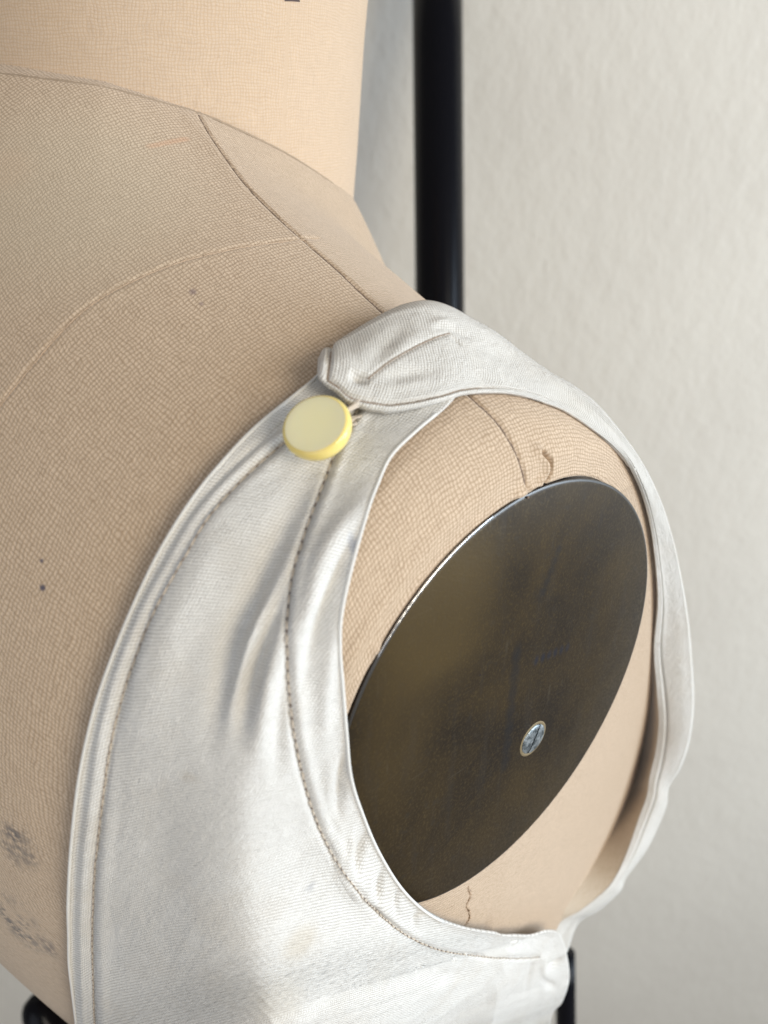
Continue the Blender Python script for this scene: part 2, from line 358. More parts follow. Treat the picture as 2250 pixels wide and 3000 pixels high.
# armhole plate: thin oval metal disc standing 1 mm proud of the padded cover
def plate_material():
    k = NT('brown_plate_metal'); pos = k.pos(); uv = k.uv()
    n1 = k.noise(pos, 30.0, 6, 0.6, 0.4); n2 = k.noise(pos, 1500.0, 2, 0.6); n3 = k.noise(k.scaled(pos, (1, 1, 0.18)), 260.0, 4)
    base = k.mix(k.ramp(n1, 0.35, 0.68), (0.017, 0.012, 0.008, 1), (0.046, 0.030, 0.012, 1))
    base = k.mix(k.math('MULTIPLY', k.ramp(n2, 0.5, 0.8), 0.22), base, (0.20, 0.14, 0.055, 1))
    base = k.mix(k.math('MULTIPLY', k.ramp(n3, 0.55, 0.75), 0.3), base, (0.04, 0.035, 0.03, 1))
    n4 = k.noise(pos, 420.0, 3); base = k.mix(k.math('MULTIPLY', k.ramp(n4, 0.60, 0.72), 0.5), base, (0.035, 0.028, 0.02, 1))
    sc1 = k.noise(k.scaled(pos, (1, 60, 900)), 1.0, 3); sc2 = k.noise(k.scaled(pos, (1, 700, 90)), 1.0, 3)
    base = k.mix(k.math('MULTIPLY', k.ramp(k.math('MAXIMUM', sc1, sc2), 0.68, 0.78), 0.22), base, (0.13, 0.11, 0.08, 1))
    blk = (0.012, 0.014, 0.018)
    def pp(x, y):
        d = ray(A([[x, y]]))[0]; return C+d*(((PC-C)@Nn)/(d@Nn))
    def streak(p0, p1, w, col, st, n=5, speck=False):
        q0, q1 = pp(*p0), pp(*p1); out = []
        for i in range(n):
            out.append((q0+(q1-q0)*(i+0.5)/n, (0.8, w, max(w, np.linalg.norm(q1-q0)/n*0.8)), col, st, speck))
        return out
    # worn scuffs and pencil-like strokes read on the photograph
    st = streak((1545, 1930), (1655, 1885), 0.13, (0.012, 0.018, 0.035), 0.55, 6)
    st += streak((1625, 1590), (1570, 1740), 0.20, blk, 0.45, 5)
    st += streak((1500, 1880), (1462, 2250), 0.26, blk, 0.5, 7)
    st += [(pp(1390, 1968), (.3, .05, .05), (0.01, 0.01, 0.02), 0.9, False), (pp(1443, 1953), (.3, .035, .035), (0.01, 0.01, 0.02), 0.8, False),
           (pp(1332, 2085), (.3, .10, .10), (0.02, 0.015, 0.01), 0.6, True)]
    base = spots(k, pos, [(pp(1270, 1790), (2, 2.6, 2.9), (0.105, 0.070, 0.026), 0.55, False), (pp(1150, 2150), (2, 1.5, 2.5), (0.075, 0.050, 0.020), 0.4, False)]+st, base)
    k.put(k.b.inputs['Base Color'], base); k.put(k.b.inputs['Metallic'], 0.25); k.put(k.b.inputs['Specular IOR Level'], 0.18)
    k.put(k.b.inputs['Roughness'], k.n('ShaderNodeMapRange', {0: n2, 1: 0.3, 2: 0.7, 3: 0.48, 4: 0.36}).outputs[0])
    bp = k.n('ShaderNodeBump', {'Height': k.math('ADD', n2, n4), 'Strength': 0.25, 'Distance': 0.0001}); k.put(k.b.inputs['Normal'], bp.outputs[0])
    return k.m
m_plate = plate_material()
pv, pf = plate_mesh(5.455, 5.425, [(0.975, -0.4), (0.99, -0.05), (1.0, 0.04), (1.0, 0.10)])
plate = mesh_obj('armhole_plate', pv[:, :], pf[:-1], plain('plate_edge_steel', (0.16, 0.15, 0.15), 0.35, 0.9), form)
pv, pf = plate_mesh(5.455, 5.425, [(0.999, 0.095), (0.994, 0.118), (0.985, 0.13), (0.6, 0.15), (0.2, 0.16), (0.02, 0.16)])
mesh_obj('plate_face', pv, pf, m_plate, plate)
pv, pf = plate_mesh(5.455, 5.425, [(1.001, 0.075), (1.003, 0.09), (1.003, 0.103), (1.000, 0.114), (0.9955, 0.121), (0.992, 0.123)])
mesh_obj('plate_rim', pv, pf[:-1], plain('dark_steel_rim', (0.10, 0.095, 0.09), 0.35, 0.8), plate)
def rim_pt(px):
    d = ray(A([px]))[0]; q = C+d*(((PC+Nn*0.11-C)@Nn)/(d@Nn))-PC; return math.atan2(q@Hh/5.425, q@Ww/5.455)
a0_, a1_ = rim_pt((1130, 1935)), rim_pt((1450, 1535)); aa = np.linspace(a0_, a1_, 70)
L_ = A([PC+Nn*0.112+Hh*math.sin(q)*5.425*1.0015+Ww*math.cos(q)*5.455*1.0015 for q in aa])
v, f = tube(L_, 0.030*np.sin(np.linspace(0.15, 3.0, 70))**0.5*(0.75+0.35*np.random.rand(70)), 8); mesh_obj('edge_highlight', v, f, plain('highlight_steel', (0.75, 0.75, 0.76), 0.22, 1.0), plate)  # bright bead modelled in as the bevel highlight on the plate's left arc
# slotted screw in a countersunk hole
SC = C+ray(A([[1561, 2164]]))[0]*((((PC+Nn*0.155)-C)@Nn)/(ray(A([[1561, 2164]]))[0]@Nn))
def disc(cn, prof, n=48, bend=None):
    a = np.linspace(0, 2*math.pi, n, endpoint=False); V = [cn+Nn*h+np.outer(np.cos(a)*r, Hh)+np.outer(np.sin(a)*r, Ww) for r, h in prof]
    return np.vstack(V), grid_faces(len(prof), n, True).tolist()+[[(len(prof)-1)*n+k for k in range(n)]]
v, f = disc(SC, [(0.50, 0.004), (0.47, 0.012), (0.43, 0.012), (0.42, 0.006)]); v2 = v
mesh_obj('screw_hole_rim', v, f[:-1], plain('brass_wear', (0.30, 0.23, 0.13), 0.45, 0.5), plate)
def half(sgn):
    a = np.linspace(0, math.pi, 26); V = []
    tilt = math.radians(62)
    ex = Hh*math.cos(tilt)+Ww*math.sin(tilt); ey = -Hh*math.sin(tilt)+Ww*math.cos(tilt)
    o = sgn*0.022
    for r, h in [(0.415, 0.0), (0.412, 0.02), (0.395, 0.034), (0.30, 0.046), (0.15, 0.052)]:
        V.append(SC+Nn*h+np.outer(np.cos(a)*r, ex)+np.outer(np.maximum(np.sin(a)*r, 0.0)*sgn+o, ey))
    V = np.vstack(V); return V, grid_faces(5, 26).tolist()+[[4*26+i for i in range(26)]]
def screw_material():
    k = NT('zinc_screw'); pos = k.pos(); n = k.noise(pos, 500.0, 5, 0.7)
    base = k.mix(k.ramp(n, 0.42, 0.6), (0.09, 0.11, 0.12, 1), (0.42, 0.46, 0.48, 1)); k.put(k.b.inputs['Base Color'], base)
    k.put(k.b.inputs['Metallic'], 0.7); k.put(k.b.inputs['Roughness'], 0.38)
    k.put(k.b.inputs['Normal'], k.n('ShaderNodeBump', {'Height': n, 'Strength': 0.5, 'Distance': 0.0002}).outputs[0]); return k.m
v, f = join([half(1), half(-1)]); sv, sf = disc(SC, [(0.41, 0.0), (0.40, 0.008)]); 
mesh_obj('screw', *join([(v, f), (sv, sf)]), screw_material(), plate)
# ------------------------------------------------------------------ bodice
def sateen(name, c1, c2, pu, pv, stains=(), bump=0.4):
    k = NT(name); uv = k.uv(); pos = k.pos()
    h, top = weave(k, uv, pu, pv, 0.10)
    rib = k.math('ABSOLUTE', k.math('SINE', k.math('MULTIPLY', k.n('ShaderNodeSeparateXYZ', {0: uv}).outputs[1], math.pi/pv)))
    big = k.noise(pos, 22.0, 4, 0.6); b2 = k.noise(pos, 60.0, 4, 0.6)
    base = k.mix(k.ramp(big, 0.3, 0.75), c1+(1,), c2+(1,))
    base = k.mix(k.math('MULTIPLY', k.ramp(b2, 0.52, 0.8), 0.35), base, (0.60, 0.52, 0.42, 1))
    sl = k.noise(k.scaled(uv, (1.2, 30, 1)), 1.0, 3)
    base = k.mix(k.math('MULTIPLY', sl, 0.22), base, (0.62, 0.60, 0.56, 1))
    hh0 = k.math('ADD', k.math('MULTIPLY', h, 0.7), k.math('MULTIPLY', rib, 0.3))
    base = k.mix(k.ramp(hh0, 0.05, 0.65), k.mix(1.0, base, (0.60, 0.575, 0.54, 1), 'MULTIPLY'), base)
    base = spots(k, pos, stains, base, 120.0)
    k.put(k.b.inputs['Base Color'], base); k.put(k.b.inputs['Roughness'], 0.92); k.put(k.b.inputs['Specular IOR Level'], 0.12)
    k.put(k.b.inputs['Sheen Weight'], 0.05)
    hh = k.math('ADD', hh0, k.math('MULTIPLY', k.noise(uv, 9.0, 4), 0.9))
    b1 = k.n('ShaderNodeBump', {'Height': k.noise(uv, 2.2, 5, 0.6, 0.6), 'Strength': 0.55, 'Distance': 0.0009}); k.put(k.b.inputs['Normal'], k.n('ShaderNodeBump', {'Height': hh, 'Strength': 0.65, 'Distance': 0.00024, 'Normal': b1.outputs[0]}).outputs[0])
    return k.m
bod = empty('bodice', 'off-white cotton bodice with buttoned shoulder strap worn on the beige form', 'bodice')
pairs = A([
 (985, 1020, 1360, 1110), (960, 1060, 1340, 1150), (926, 1105, 1302, 1193), (868, 1153, 1221, 1261), (759, 1241, 1146, 1336), (678, 1322, 1105, 1424), (570, 1451, 1071, 1520),
 (475, 1600, 1031, 1668), (393, 1763, 1001, 1804), (325, 1926, 997, 1899), (271, 2088, 1006, 2007), (230, 2278, 1017, 2143), (206, 2482, 1031, 2279),
 (197, 2644, 1065, 2387), (198, 2740, 1112, 2496), (199, 2820, 1180, 2604), (205, 2890, 1261, 2679), (212, 2960, 1356, 2719), (220, 3030, 1465, 2737),
 (228, 3100, 1552, 2744), (233, 3150, 1606, 2730), (238, 3200, 1642, 2740), (243, 3250, 1662, 2800), (250, 3310, 1668, 2870), (256, 3380, 1648, 2935), (263, 3450, 1618, 2975), (270, 3550, 1612, 3060), (280, 3700, 1615, 3300)])
NT_, NS_ = 760, 380
rp = resample(pairs, NT_); s_ = np.linspace(0, 1, NS_)
px = rp[:, None, :2]*(1-s_)[None, :, None]+rp[:, None, 2:]*s_[None, :, None]
def hit_depth(px, extra=0.0):
    return (hit(px)-C)@F
def blur(D, n, ax):
    for _ in range(n):
        Q = np.concatenate([D.take([0], ax), D, D.take([-1], ax)], ax)
        m = D.shape[ax]
        D = 0.25*Q.take(range(0, m), ax)+0.5*Q.take(range(1, m+1), ax)+0.25*Q.take(range(2, m+2), ax)
    return D
def up2(D, n, m):
    a = np.linspace(0, D.shape[0]-1, n); b = np.linspace(0, D.shape[1]-1, m)
    E = np.stack([np.interp(a, np.arange(D.shape[0]), D[:, j]) for j in range(D.shape[1])], 1)
    return np.stack([np.interp(b, np.arange(D.shape[1]), E[i]) for i in range(n)], 0)
cpx = px[::8, ::8]; cd = hit_depth(cpx.reshape(-1, 2)).reshape(cpx.shape[:2])
sm = blur(blur(cd, 10, 0), 6, 1)
cd2 = np.minimum(sm, cd)-0.30
cd2 = np.minimum(blur(blur(cd2, 3, 0), 3, 1), cd-0.24)
_u = np.linspace(0, 1, cd2.shape[0])[:, None]; _v = np.linspace(0, 1, cd2.shape[1])[None, :]
_t = np.clip((_u-0.57)/0.33, 0, 1); cd2 = cd2-2.0*_t*_t*(3-2*_t)*np.sin(np.pi*np.clip(_v*0.9+0.05, 0, 1))**1.0
# the armhole edge stands a little off the padding
Dp = up2(cd2, NT_, NS_)
Gp = at(px, Dp)
if Gp.shape[0]:
    gN = normals(Gp); vd = C-Gp
    if np.mean(np.sum(gN*vd, -1)) < 0: gN = -gN
gt = BV(Gp[::4, ::4], grid_faces(Gp[::4].shape[0], Gp[:, ::4].shape[1]))
def ghit(t, px, off=0.0):
    out = []
    for d in ray(np.atleast_2d(px)):
        dn = d/np.linalg.norm(d); loc, nor, i, dist = t.ray_cast(Vector(C), Vector(dn))
        if loc is None: continue
        if nor.dot(Vector(dn)) > 0: nor = -nor
        out.append(A(loc)+off*A(nor))
    return A(out)
st_l = S([(655, 918), (640, 935), (590, 975), (520, 1040), (450, 1120), (390, 1220), (340, 1310), (300, 1400), (265, 1500), (240, 1600), (222, 1720), (205, 1870), (199, 2000), (200, 2100), (204, 2212), (212, 2330)])
st_r = S([(775, 880), (735, 950), (700, 1040), (675, 1105), (655, 1160), (630, 1250), (620, 1350), (622, 1450), (632, 1560), (655, 1680), (690, 1790), (740, 1880), (800, 1955), (870, 2015), (950, 2052), (1040, 2066), (1110, 2070), (1165, 2068)])
st_l3 = ghit(gt, resample(st_l, 200)); st_r3 = ghit(gt, resample(st_r, 200))
V = Gp.reshape(-1, 3); Nv = gN.reshape(-1, 3)
def z6(*p): return [(x*.663, 1000+y*.663) for x, y in p]
def z5(*p): return [(x*.7233, 2000+y*.7233) for x, y in p]
folds = [  # traced polyline, height cm, half width cm
 ([(882, 1330), (780, 1430), (663, 1550), (570, 1716), (480, 1905), (430, 2080), (400, 2260)], 0.20, 0.45),
 ([(960, 1320), (822, 1550), (752, 1716), (690, 1848), (650, 2000), (600, 2260)], -0.27, 0.24),
 ([(880, 1570), (795, 1730), (742, 1850), (700, 1970), (650, 2180)], 0.18, 0.16),
 ([(845, 1640), (800, 1790), (758, 1900), (728, 2010), (690, 2220)], -0.22, 0.16),
 ([(840, 1780), (805, 1930), (775, 2060), (745, 2260)], 0.12, 0.16), ([(850, 1900), (830, 2050), (815, 2200), (810, 2330)], -0.10, 0.15),
 ([(500, 1690), (420, 1880), (365, 2090), (335, 2300), (315, 2600)], -0.07, 0.20),
 ([(1120, 1370), (1061, 1477), (960, 1610), (905, 1770), (880, 1900), (880, 2010)], 0.18, 0.22),
 ([(1110, 1450), (1040, 1540), (985, 1690), (930, 1830), (905, 1960), (900, 2060)], -0.22, 0.17),
 ([(1020, 1700), (985, 1830), (962, 1960), (950, 2090), (960, 2250)], 0.09, 0.16),
 (z5((1400, 250), (1382, 380), (1372, 520), (1380, 600)), -0.13, 0.11),
 (z5((1345, 250), (1330, 400), (1325, 520)), 0.06, 0.16),
 (z5((1478, 590), (1455, 700), (1440, 820)), -0.13, 0.10),
 (z5((1435, 560), (1412, 700), (1405, 790)), 0.07, 0.10),
 (z5((1545, 740), (1535, 850), (1530, 930)), -0.12, 0.09),
 (z5((1500, 740), (1490, 850), (1485, 900)), 0.06, 0.10),
 ([(1165, 2600), (1160, 2640), (1165, 2690)], -0.08, 0.08),
 ([(1220, 2660), (1215, 2700), (1225, 2735)], -0.06, 0.09),
 ([(1500, 2790), (1420, 2880), (1300, 2960), (1180, 3060)], 0.06, 0.45),
 ([(1560, 2810), (1520, 2900), (1400, 3000)], -0.05, 0.35),
 ([(1580, 2800), (1600, 2880), (1585, 2980)], 0.05, 0.3),
 ([(1650, 2800), (1630, 2825), (1600, 2830)], -0.20, 0.16), ([(1580, 2860), (1610, 2885), (1640, 2895)], -0.14, 0.12), ([(1560, 2800), (1555, 2850), (1535, 2930)], -0.08, 0.14), ([(1600, 2790), (1590, 2830), (1600, 2870)], 0.08, 0.14),
 ([(1190, 2800), (1240, 2850), (1320, 2860), (1400, 2840)], -0.08, 0.22),
 ([(900, 2300), (960, 2480), (1060, 2640), (1180, 2770)], 0.07, 0.30),
 ([(760, 2200), (700, 2400), (640, 2600), (600, 2900)], 0.10, 0.9),
 ([(480, 2150), (470, 2400), (480, 2700), (500, 3000)], -0.06, 0.6),
]
for pl, amp, w in folds:
    L = ghit(gt, resample(pl, 40)); V = groove(V, Nv, L, amp, w, True)
# hems: raised band to the edge, pulled in at the stitching
V = groove(V, Nv, st_l3, -0.085, 0.075); V = groove(V, Nv, st_r3, -0.075, 0.07)
hl2 = ghit(gt, resample(st_l+A([-30, -6]), 200)); V = groove(V, Nv, hl2, 0.05, 0.09)
hl3 = ghit(gt, resample(st_l+A([-58, -10]), 200)); V = groove(V, Nv, hl3, -0.05, 0.07)
hl4 = ghit(gt, resample(st_l+A([30, 6]), 200)); V = groove(V, Nv, hl4, 0.04, 0.14)
sr2 = ghit(gt, resample(st_r+A([26, 4]), 200)); V = groove(V, Nv, sr2, 0.035, 0.10)
# puckers across the seams
_, pL = seg_dist(V, st_l3); dL, _ = seg_dist(V, st_l3); dR, pR = seg_dist(V, st_r3)
rng = np.random.default_rng(2); 
def wav(p, n, seed):
    r = np.random.default_rng(seed); x = p*n; i = np.floor(x).astype(int); u = x-i; t = r.uniform(-1, 1, n+3); u = u*u*(3-2*u); i = np.clip(i, 0, n); return t[i]*(1-u)+t[i+1]*u
V = V+Nv*(0.016*wav(pR, 90, 1)*np.exp(-(dR/0.35)**2)+0.012*wav(pL, 130, 2)*np.exp(-(dL/0.25)**2))[:, None]
Gp2 = V.reshape(Gp.shape)
_S = blur(blur(Gp2, 60, 0), 60, 1); _k = np.exp(-(np.linalg.norm(Gp2-A([17.36, 0.85, -20.1]), axis=-1, keepdims=True)/0.75)**4); Gp2 = Gp2*(1-_k)+_S*_k; V = Gp2.reshape(-1, 3)
du = np.r_[0, np.cumsum(np.linalg.norm(np.diff(Gp[:, NS_//3], axis=0), axis=1))]
# across: arc length measured from the left edge
dv = np.zeros(Gp.shape[:2]); dv[:, 1:] = np.cumsum(np.linalg.norm(np.diff(Gp, axis=1), axis=2), 1)
guv = np.stack([dv, np.broadcast_to(du[:, None], dv.shape)], -1).reshape(-1, 2)
def gp(x, y):
    q = ghit(gt, [(x, y)]); return q[0] if len(q) else hp(x, y)
st_g = [(gp(560, 2280), (0.35, 0.22, 0.2), (0.50, 0.40, 0.28), 0.4, True), (gp(1035, 1590), (0.15, 0.12, 0.35), (0.30, 0.33, 0.40), 0.6, False),
        (gp(820, 2940), (0.9, 0.8, 0.9), (0.60, 0.53, 0.42), 0.3, False), (gp(880, 2760), (0.6, 0.6, 0.5), (0.58, 0.50, 0.38), 0.4, False), (gp(910, 2600), (0.25, 0.2, 0.2), (0.4, 0.4, 0.42), 0.5, True),
        (gp(1215, 2640), (0.5, 0.4, 0.4), (0.55, 0.46, 0.33), 0.5, False), (gp(960, 1640), (0.1, 0.1, 0.2), (0.4, 0.4, 0.45), 0.4, False)]
W1, W2 = (0.80, 0.78, 0.745), (0.73, 0.705, 0.665)
m_white = sateen('white_cotton', W1, W2, 0.062, 0.062, st_g)
m_thread_w = plain('cream_thread', (0.62, 0.53, 0.43), 0.9)
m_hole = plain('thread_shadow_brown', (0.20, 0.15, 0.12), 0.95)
def solid(o, th, off=-1):
    md = o.modifiers.new('thickness', 'SOLIDIFY'); md.thickness = th*0.01; md.offset = off; md.use_rim = True
    return o
fp = grid_faces(NT_, NS_)
bp_ = mesh_obj('back_panel', V, fp, m_white, bod, guv)
e1 = Gp2[10, 20]-Gp2[10, 10]; 
def facing(o):
    me = o.data; n_ = len(me.polygons); nn = np.zeros(n_*3); cc = np.zeros(n_*3)
    me.polygons.foreach_get('normal', nn); me.polygons.foreach_get('center', cc); nn = nn.reshape(-1, 3); cc = cc.reshape(-1, 3)
    dd = to_m(C)-cc; dd /= np.linalg.norm(dd, axis=1, keepdims=True)
    if np.sum(nn*dd) < 0: me.flip_normals()
facing(bp_); solid(bp_, 0.07)
gt2 = BV(Gp2[::2, ::2], grid_faces(Gp2[::2].shape[0], Gp2[:, ::2].shape[1]))
def hem_roll(name, edge, r, mat, par):
    v, f = tube(edge, r, 10); return mesh_obj(name, v, f, mat, par)
uvless = sateen('white_cotton_edge', W1, W2, 0.06, 0.06)
# rolled hems along both edges
hem_roll('hem', Gp2[2::4, 1], 0.035, plain('white_cotton_hem', (0.74, 0.72, 0.68), 0.9, spec=0.1), bod)
hem_roll('hem', Gp2[int(NT_*0.045):int(NT_*0.70):4, -2], 0.034, bpy.data.materials['white_cotton_hem'], bod)
def stitching(name, t, pl, pitch, length, r, mat, par, holes=m_hole, off=0.012, side=0.0):
    px_ = resample(pl, 1400); L = ghit(t, px_, off)
    d = np.r_[0, np.cumsum(np.linalg.norm(np.diff(L, axis=0), axis=1))]; parts, hp_ = [], []
    s = 0.0; rg = np.random.default_rng(7)
    g = lambda q: np.stack([np.interp(q, d, L[:, k]) for k in range(3)], -1)
    while s+pitch < d[-1]:
        ln = length*rg.uniform(0.85, 1.1); q = np.linspace(s, s+ln, 5); Q = g(q)
        n = (C-Q[2]); n /= np.linalg.norm(n)
        Q = Q+np.outer([-0.02, 0.012, 0.018, 0.012, -0.02], n)+rg.normal(0, 0.004, 3)
        parts.append(tube(Q, r, 5))
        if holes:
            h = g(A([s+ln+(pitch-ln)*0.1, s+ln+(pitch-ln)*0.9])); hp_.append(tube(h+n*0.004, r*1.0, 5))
        s += pitch*rg.uniform(0.94, 1.06)
    o = mesh_obj(name, *join(parts), mat, par); o['kind'] = 'stuff'
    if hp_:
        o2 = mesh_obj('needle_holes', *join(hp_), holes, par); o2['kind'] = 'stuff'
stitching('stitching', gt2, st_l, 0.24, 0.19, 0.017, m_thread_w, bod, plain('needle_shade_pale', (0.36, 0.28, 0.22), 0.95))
stitching('stitching', gt2, st_r, 0.23, 0.165, 0.016, m_thread_w, bod)
# --- front panel and shoulder strap: one ribbon from the buttoned tip over the shoulder down the chest side
outer = A([(931, 1049), (955, 1021), (1009, 985), (1076, 943), (1148, 904), (1208, 884), (1263, 880), (1323, 898), (1383, 931), (1456, 973), (1534, 1033), (1612, 1088), (1691, 1134),
 (1763, 1207), (1858, 1343), (1912, 1465), (1953, 1573), (1987, 1682), (2014, 1804), (2028, 1926), (2034, 2061), (2021, 2170), (1994, 2251), (1960, 2306), (1953, 2360), (1926, 2428),
 (1892, 2495), (1836, 2572), (1817, 2612), (1755, 2668), (1695, 2706), (1662, 2790)])
inner = A([(929, 1088), (943, 1118), (991, 1154), (1018, 1184), (1064, 1202), (1100, 1209), (1136, 1213), (1208, 1202), (1293, 1181), (1353, 1160), (1431, 1148), (1504, 1145), (1594, 1160),
 (1685, 1196), (1817, 1302), (1872, 1397), (1905, 1505), (1933, 1627), (1946, 1763), (1933, 1899), (1915, 2030), (1903, 2116), (1885, 2210), (1862, 2285), (1845, 2330), (1803, 2407),
 (1755, 2487), (1700, 2570), (1661, 2617), (1620, 2670), (1576, 2716), (1560, 2800)])
inner = inner.astype(float); inner[16:20] += A([(-8, 0), (-15, 0), (-18, 0), (-16, 0)]); inner[10:16] += A([(-4, 6), (-6, 12), (-9, 16), (-12, 16), (-12, 12), (-10, 6)])
outer = outer.astype(float); outer[13:19] += A([(6, -5), (14, -6), (22, -5), (18, 0), (8, 0), (2, 0)])
edge = inner.copy().astype(float)
for i, p_ in {20: (1925, 2030), 21: (1930, 2116), 22: (1921, 2200), 23: (1903, 2280), 24: (1896, 2330), 25: (1869, 2407), 26: (1838, 2495), 27: (1806, 2565), 28: (1772, 2610), 29: (1700, 2668), 30: (1640, 2705), 31: (1590, 2790)}.items(): edge[i] = p_
NR = 700
tab = resample(np.hstack([outer, edge, inner]), NR); oo, ee, ii = tab[:, :2], tab[:, 2:4], tab[:, 4:]
tpar = np.linspace(0, 1, NR)
mid_in = oo*0.985+ee*0.015
# column pixels: from the lining (inner) over the edge to the silhouette and round behind it
def colpx(c): return c
dE = hit_depth(ee[::10]); dO = hit_depth(oo[::10]); dI = hit_depth(ii[::10]); dM = hit_depth(((oo+ee)/2)[::10])
up1 = lambda d: np.interp(np.arange(NR), np.arange(0, NR, 10), d)
def b1(d, n):
    return blur(up1(d), n, 0)
gap_t = np.clip((tpar-0.58)/0.08, 0, 1)          # where the lining stands off the form
lift_tip = np.exp(-(tpar/0.10)**2)
dE_ = b1(dE, 260)-0.34-0.25*lift_tip-0.75*gap_t*np.clip((1.0-tpar)/0.05, 0.3, 1)
dM_ = b1(dM, 260)-0.42-0.22*lift_tip
dO_ = b1(dO, 260)-0.12-0.2*lift_tip+0.6*gap_t
dI_ = b1(dI, 260)-0.12-0.0*gap_t-0.1*lift_tip
print('ribbon depths', np.round([dI_[::100], dE_[::100], dM_[::100], dO_[::100]], 1).tolist())
NC = 150
c = np.linspace(0, 1, NC)[None, :]
W = np.clip(c, 0, 1)
pxr = ee[:, None]*(1-W[..., None])+oo[:, None]*W[..., None]
rc = pxr[::7, ::7]; rd = hit_depth(rc.reshape(-1, 2)).reshape(rc.shape[:2])
for i_ in range(int(rd.shape[0]*0.30)):
    for j_ in range(rd.shape[1]):
        q_ = ghit(gt2, rc[i_, j_])
        if len(q_): rd[i_, j_] = min(rd[i_, j_], (q_[0]-C)@F)
_j = int(rd.shape[1]*0.25); _w = np.linspace(0, 1, rd.shape[1])[None, :]; _tc = np.linspace(0, 1, rd.shape[0])[:, None]
rd = np.where((_w > 0.25) & (_tc < 0.5), np.minimum(rd, rd[:, _j:_j+1]+1.5*(_w-0.25)), rd)
rd2 = np.minimum(blur(blur(rd, 8, 0), 4, 1), rd)
tc = np.linspace(0, 1, rc.shape[0])[:, None]; wc_ = np.linspace(0, 1, rc.shape[1])[None, :]
lt = np.exp(-(tc/0.12)**2); gg = np.clip((tc-0.56)/0.08, 0, 1)*np.clip((1.0-tc)/0.06, 0.25, 1)
rd2 = rd2-0.26-0.42*lt-0.16*np.sin(np.pi*wc_)-0.65*gg*(1-wc_)+0.3*gg*wc_**2
rd2 = blur(blur(rd2, 3, 0), 2, 1)
rd3 = blur(blur(rd2, 60, 0), 6, 1); w3 = np.clip((tc-0.42)/0.14, 0, 1); rd2 = rd2*(1-w3)+(rd3-0.1)*w3
w4 = np.clip((0.56-tc)/0.14, 0, 1); rd2 = rd2*(1-w4)+np.minimum(rd2, rd-0.20)*w4; rd2 = blur(rd2, 7, 0)
Dr = up2(rd2, NR, NC)
# rolled edges: both long edges and the tip turn down
roll = 0.30*np.clip(1-c/0.07, 0, 1)**2*np.clip((0.30-tpar[:, None])/0.1, 0, 1)+0.45*np.clip((c-0.93)/0.07, 0, 1)**2
Dr = Dr+roll*np.where(tpar[:, None] < 0.6, 1, 0.6)+0.22*np.clip(1-tpar[:, None]/0.02, 0, 1)**2
Rb = at(pxr, Dr); rN = normals(Rb)
if np.mean(np.sum(rN*(C-Rb), -1)) < 0: rN = -rN
rt = BV(Rb[::3, ::3], grid_faces(Rb[::3].shape[0], Rb[:, ::3].shape[1]))
def z2(*p): return [(750+x*.603, 750+y*.603) for x, y in p]
pipe = z2((322, 545), (340, 575), (400, 625), (432, 680), (500, 712), (600, 722), (740, 692), (860, 652), (1000, 612), (1150, 592), (1300, 597), (1400, 622), (1550, 685), (1659, 765))+[(1800, 1256), (1850, 1330)]
cseam = z2((545, 597), (640, 520), (740, 460), (850, 405), (940, 375))
V = Rb.reshape(-1, 3); Nv = rN.reshape(-1, 3)
for pl, amp, w, tp in [(cseam, -0.035, 0.05, 0), (z2((940, 375), (975, 410), (1005, 445)), -0.05, 0.06, 1),
     (z2((445, 575), (500, 592), (560, 600)), -0.16, 0.10, 1), (z2((560, 600), (680, 590), (820, 560), (950, 550)), -0.06, 0.16, 1), (z2((560, 640), (700, 625), (860, 590)), 0.05, 0.14, 1),
     (z2((500, 560), (590, 480), (660, 400), (740, 300)), -0.06, 0.18, 1), (z2((420, 540), (400, 450), (470, 390)), 0.05, 0.2, 1), (z2((600, 500), (760, 400), (880, 350)), 0.03, 0.16, 1),
     (z2((830, 340), (900, 320), (980, 335)), 0.06, 0.10, 1), (z2((860, 370), (930, 350), (1010, 380), (1100, 400)), -0.04, 0.10, 1),
     (z2((1020, 420), (1150, 470), (1300, 520)), -0.03, 0.2, 1)]:
    L = ghit(rt, resample(pl, 60))
    if len(L) > 2: V = groove(V, Nv, L, amp, w, bool(tp))
ru = np.r_[0, np.cumsum(np.linalg.norm(np.diff(Rb[:, NC//3], axis=0), axis=1))]
rv = np.zeros(Rb.shape[:2]); rv[:, 1:] = np.cumsum(np.linalg.norm(np.diff(Rb, axis=1), axis=2), 1)
_dd = np.minimum(rv, ru[:, None]*1.0+0.0)
V = V+Nv*(-0.075*np.exp(-((_dd-0.36)/0.05)**2)+0.03*np.exp(-((_dd-0.22)/0.10)**2)).reshape(-1)[:, None]
Rb2 = V.reshape(Rb.shape)
ru2 = np.zeros(Rb.shape[:2]); ru2[1:] = np.cumsum(np.linalg.norm(np.diff(Rb, axis=0), axis=2), 0)
ruv = np.stack([rv, ru2], -1)
m_strap = sateen('white_cotton_strap', (0.76, 0.735, 0.695), (0.69, 0.66, 0.61), 0.06, 0.06)
strap = mesh_obj('shoulder_strap', Rb2.reshape(-1, 3), grid_faces(NR, NC), m_strap, bod, ruv.reshape(-1, 2)); facing(strap); solid(strap, 0.08); frontp = strap
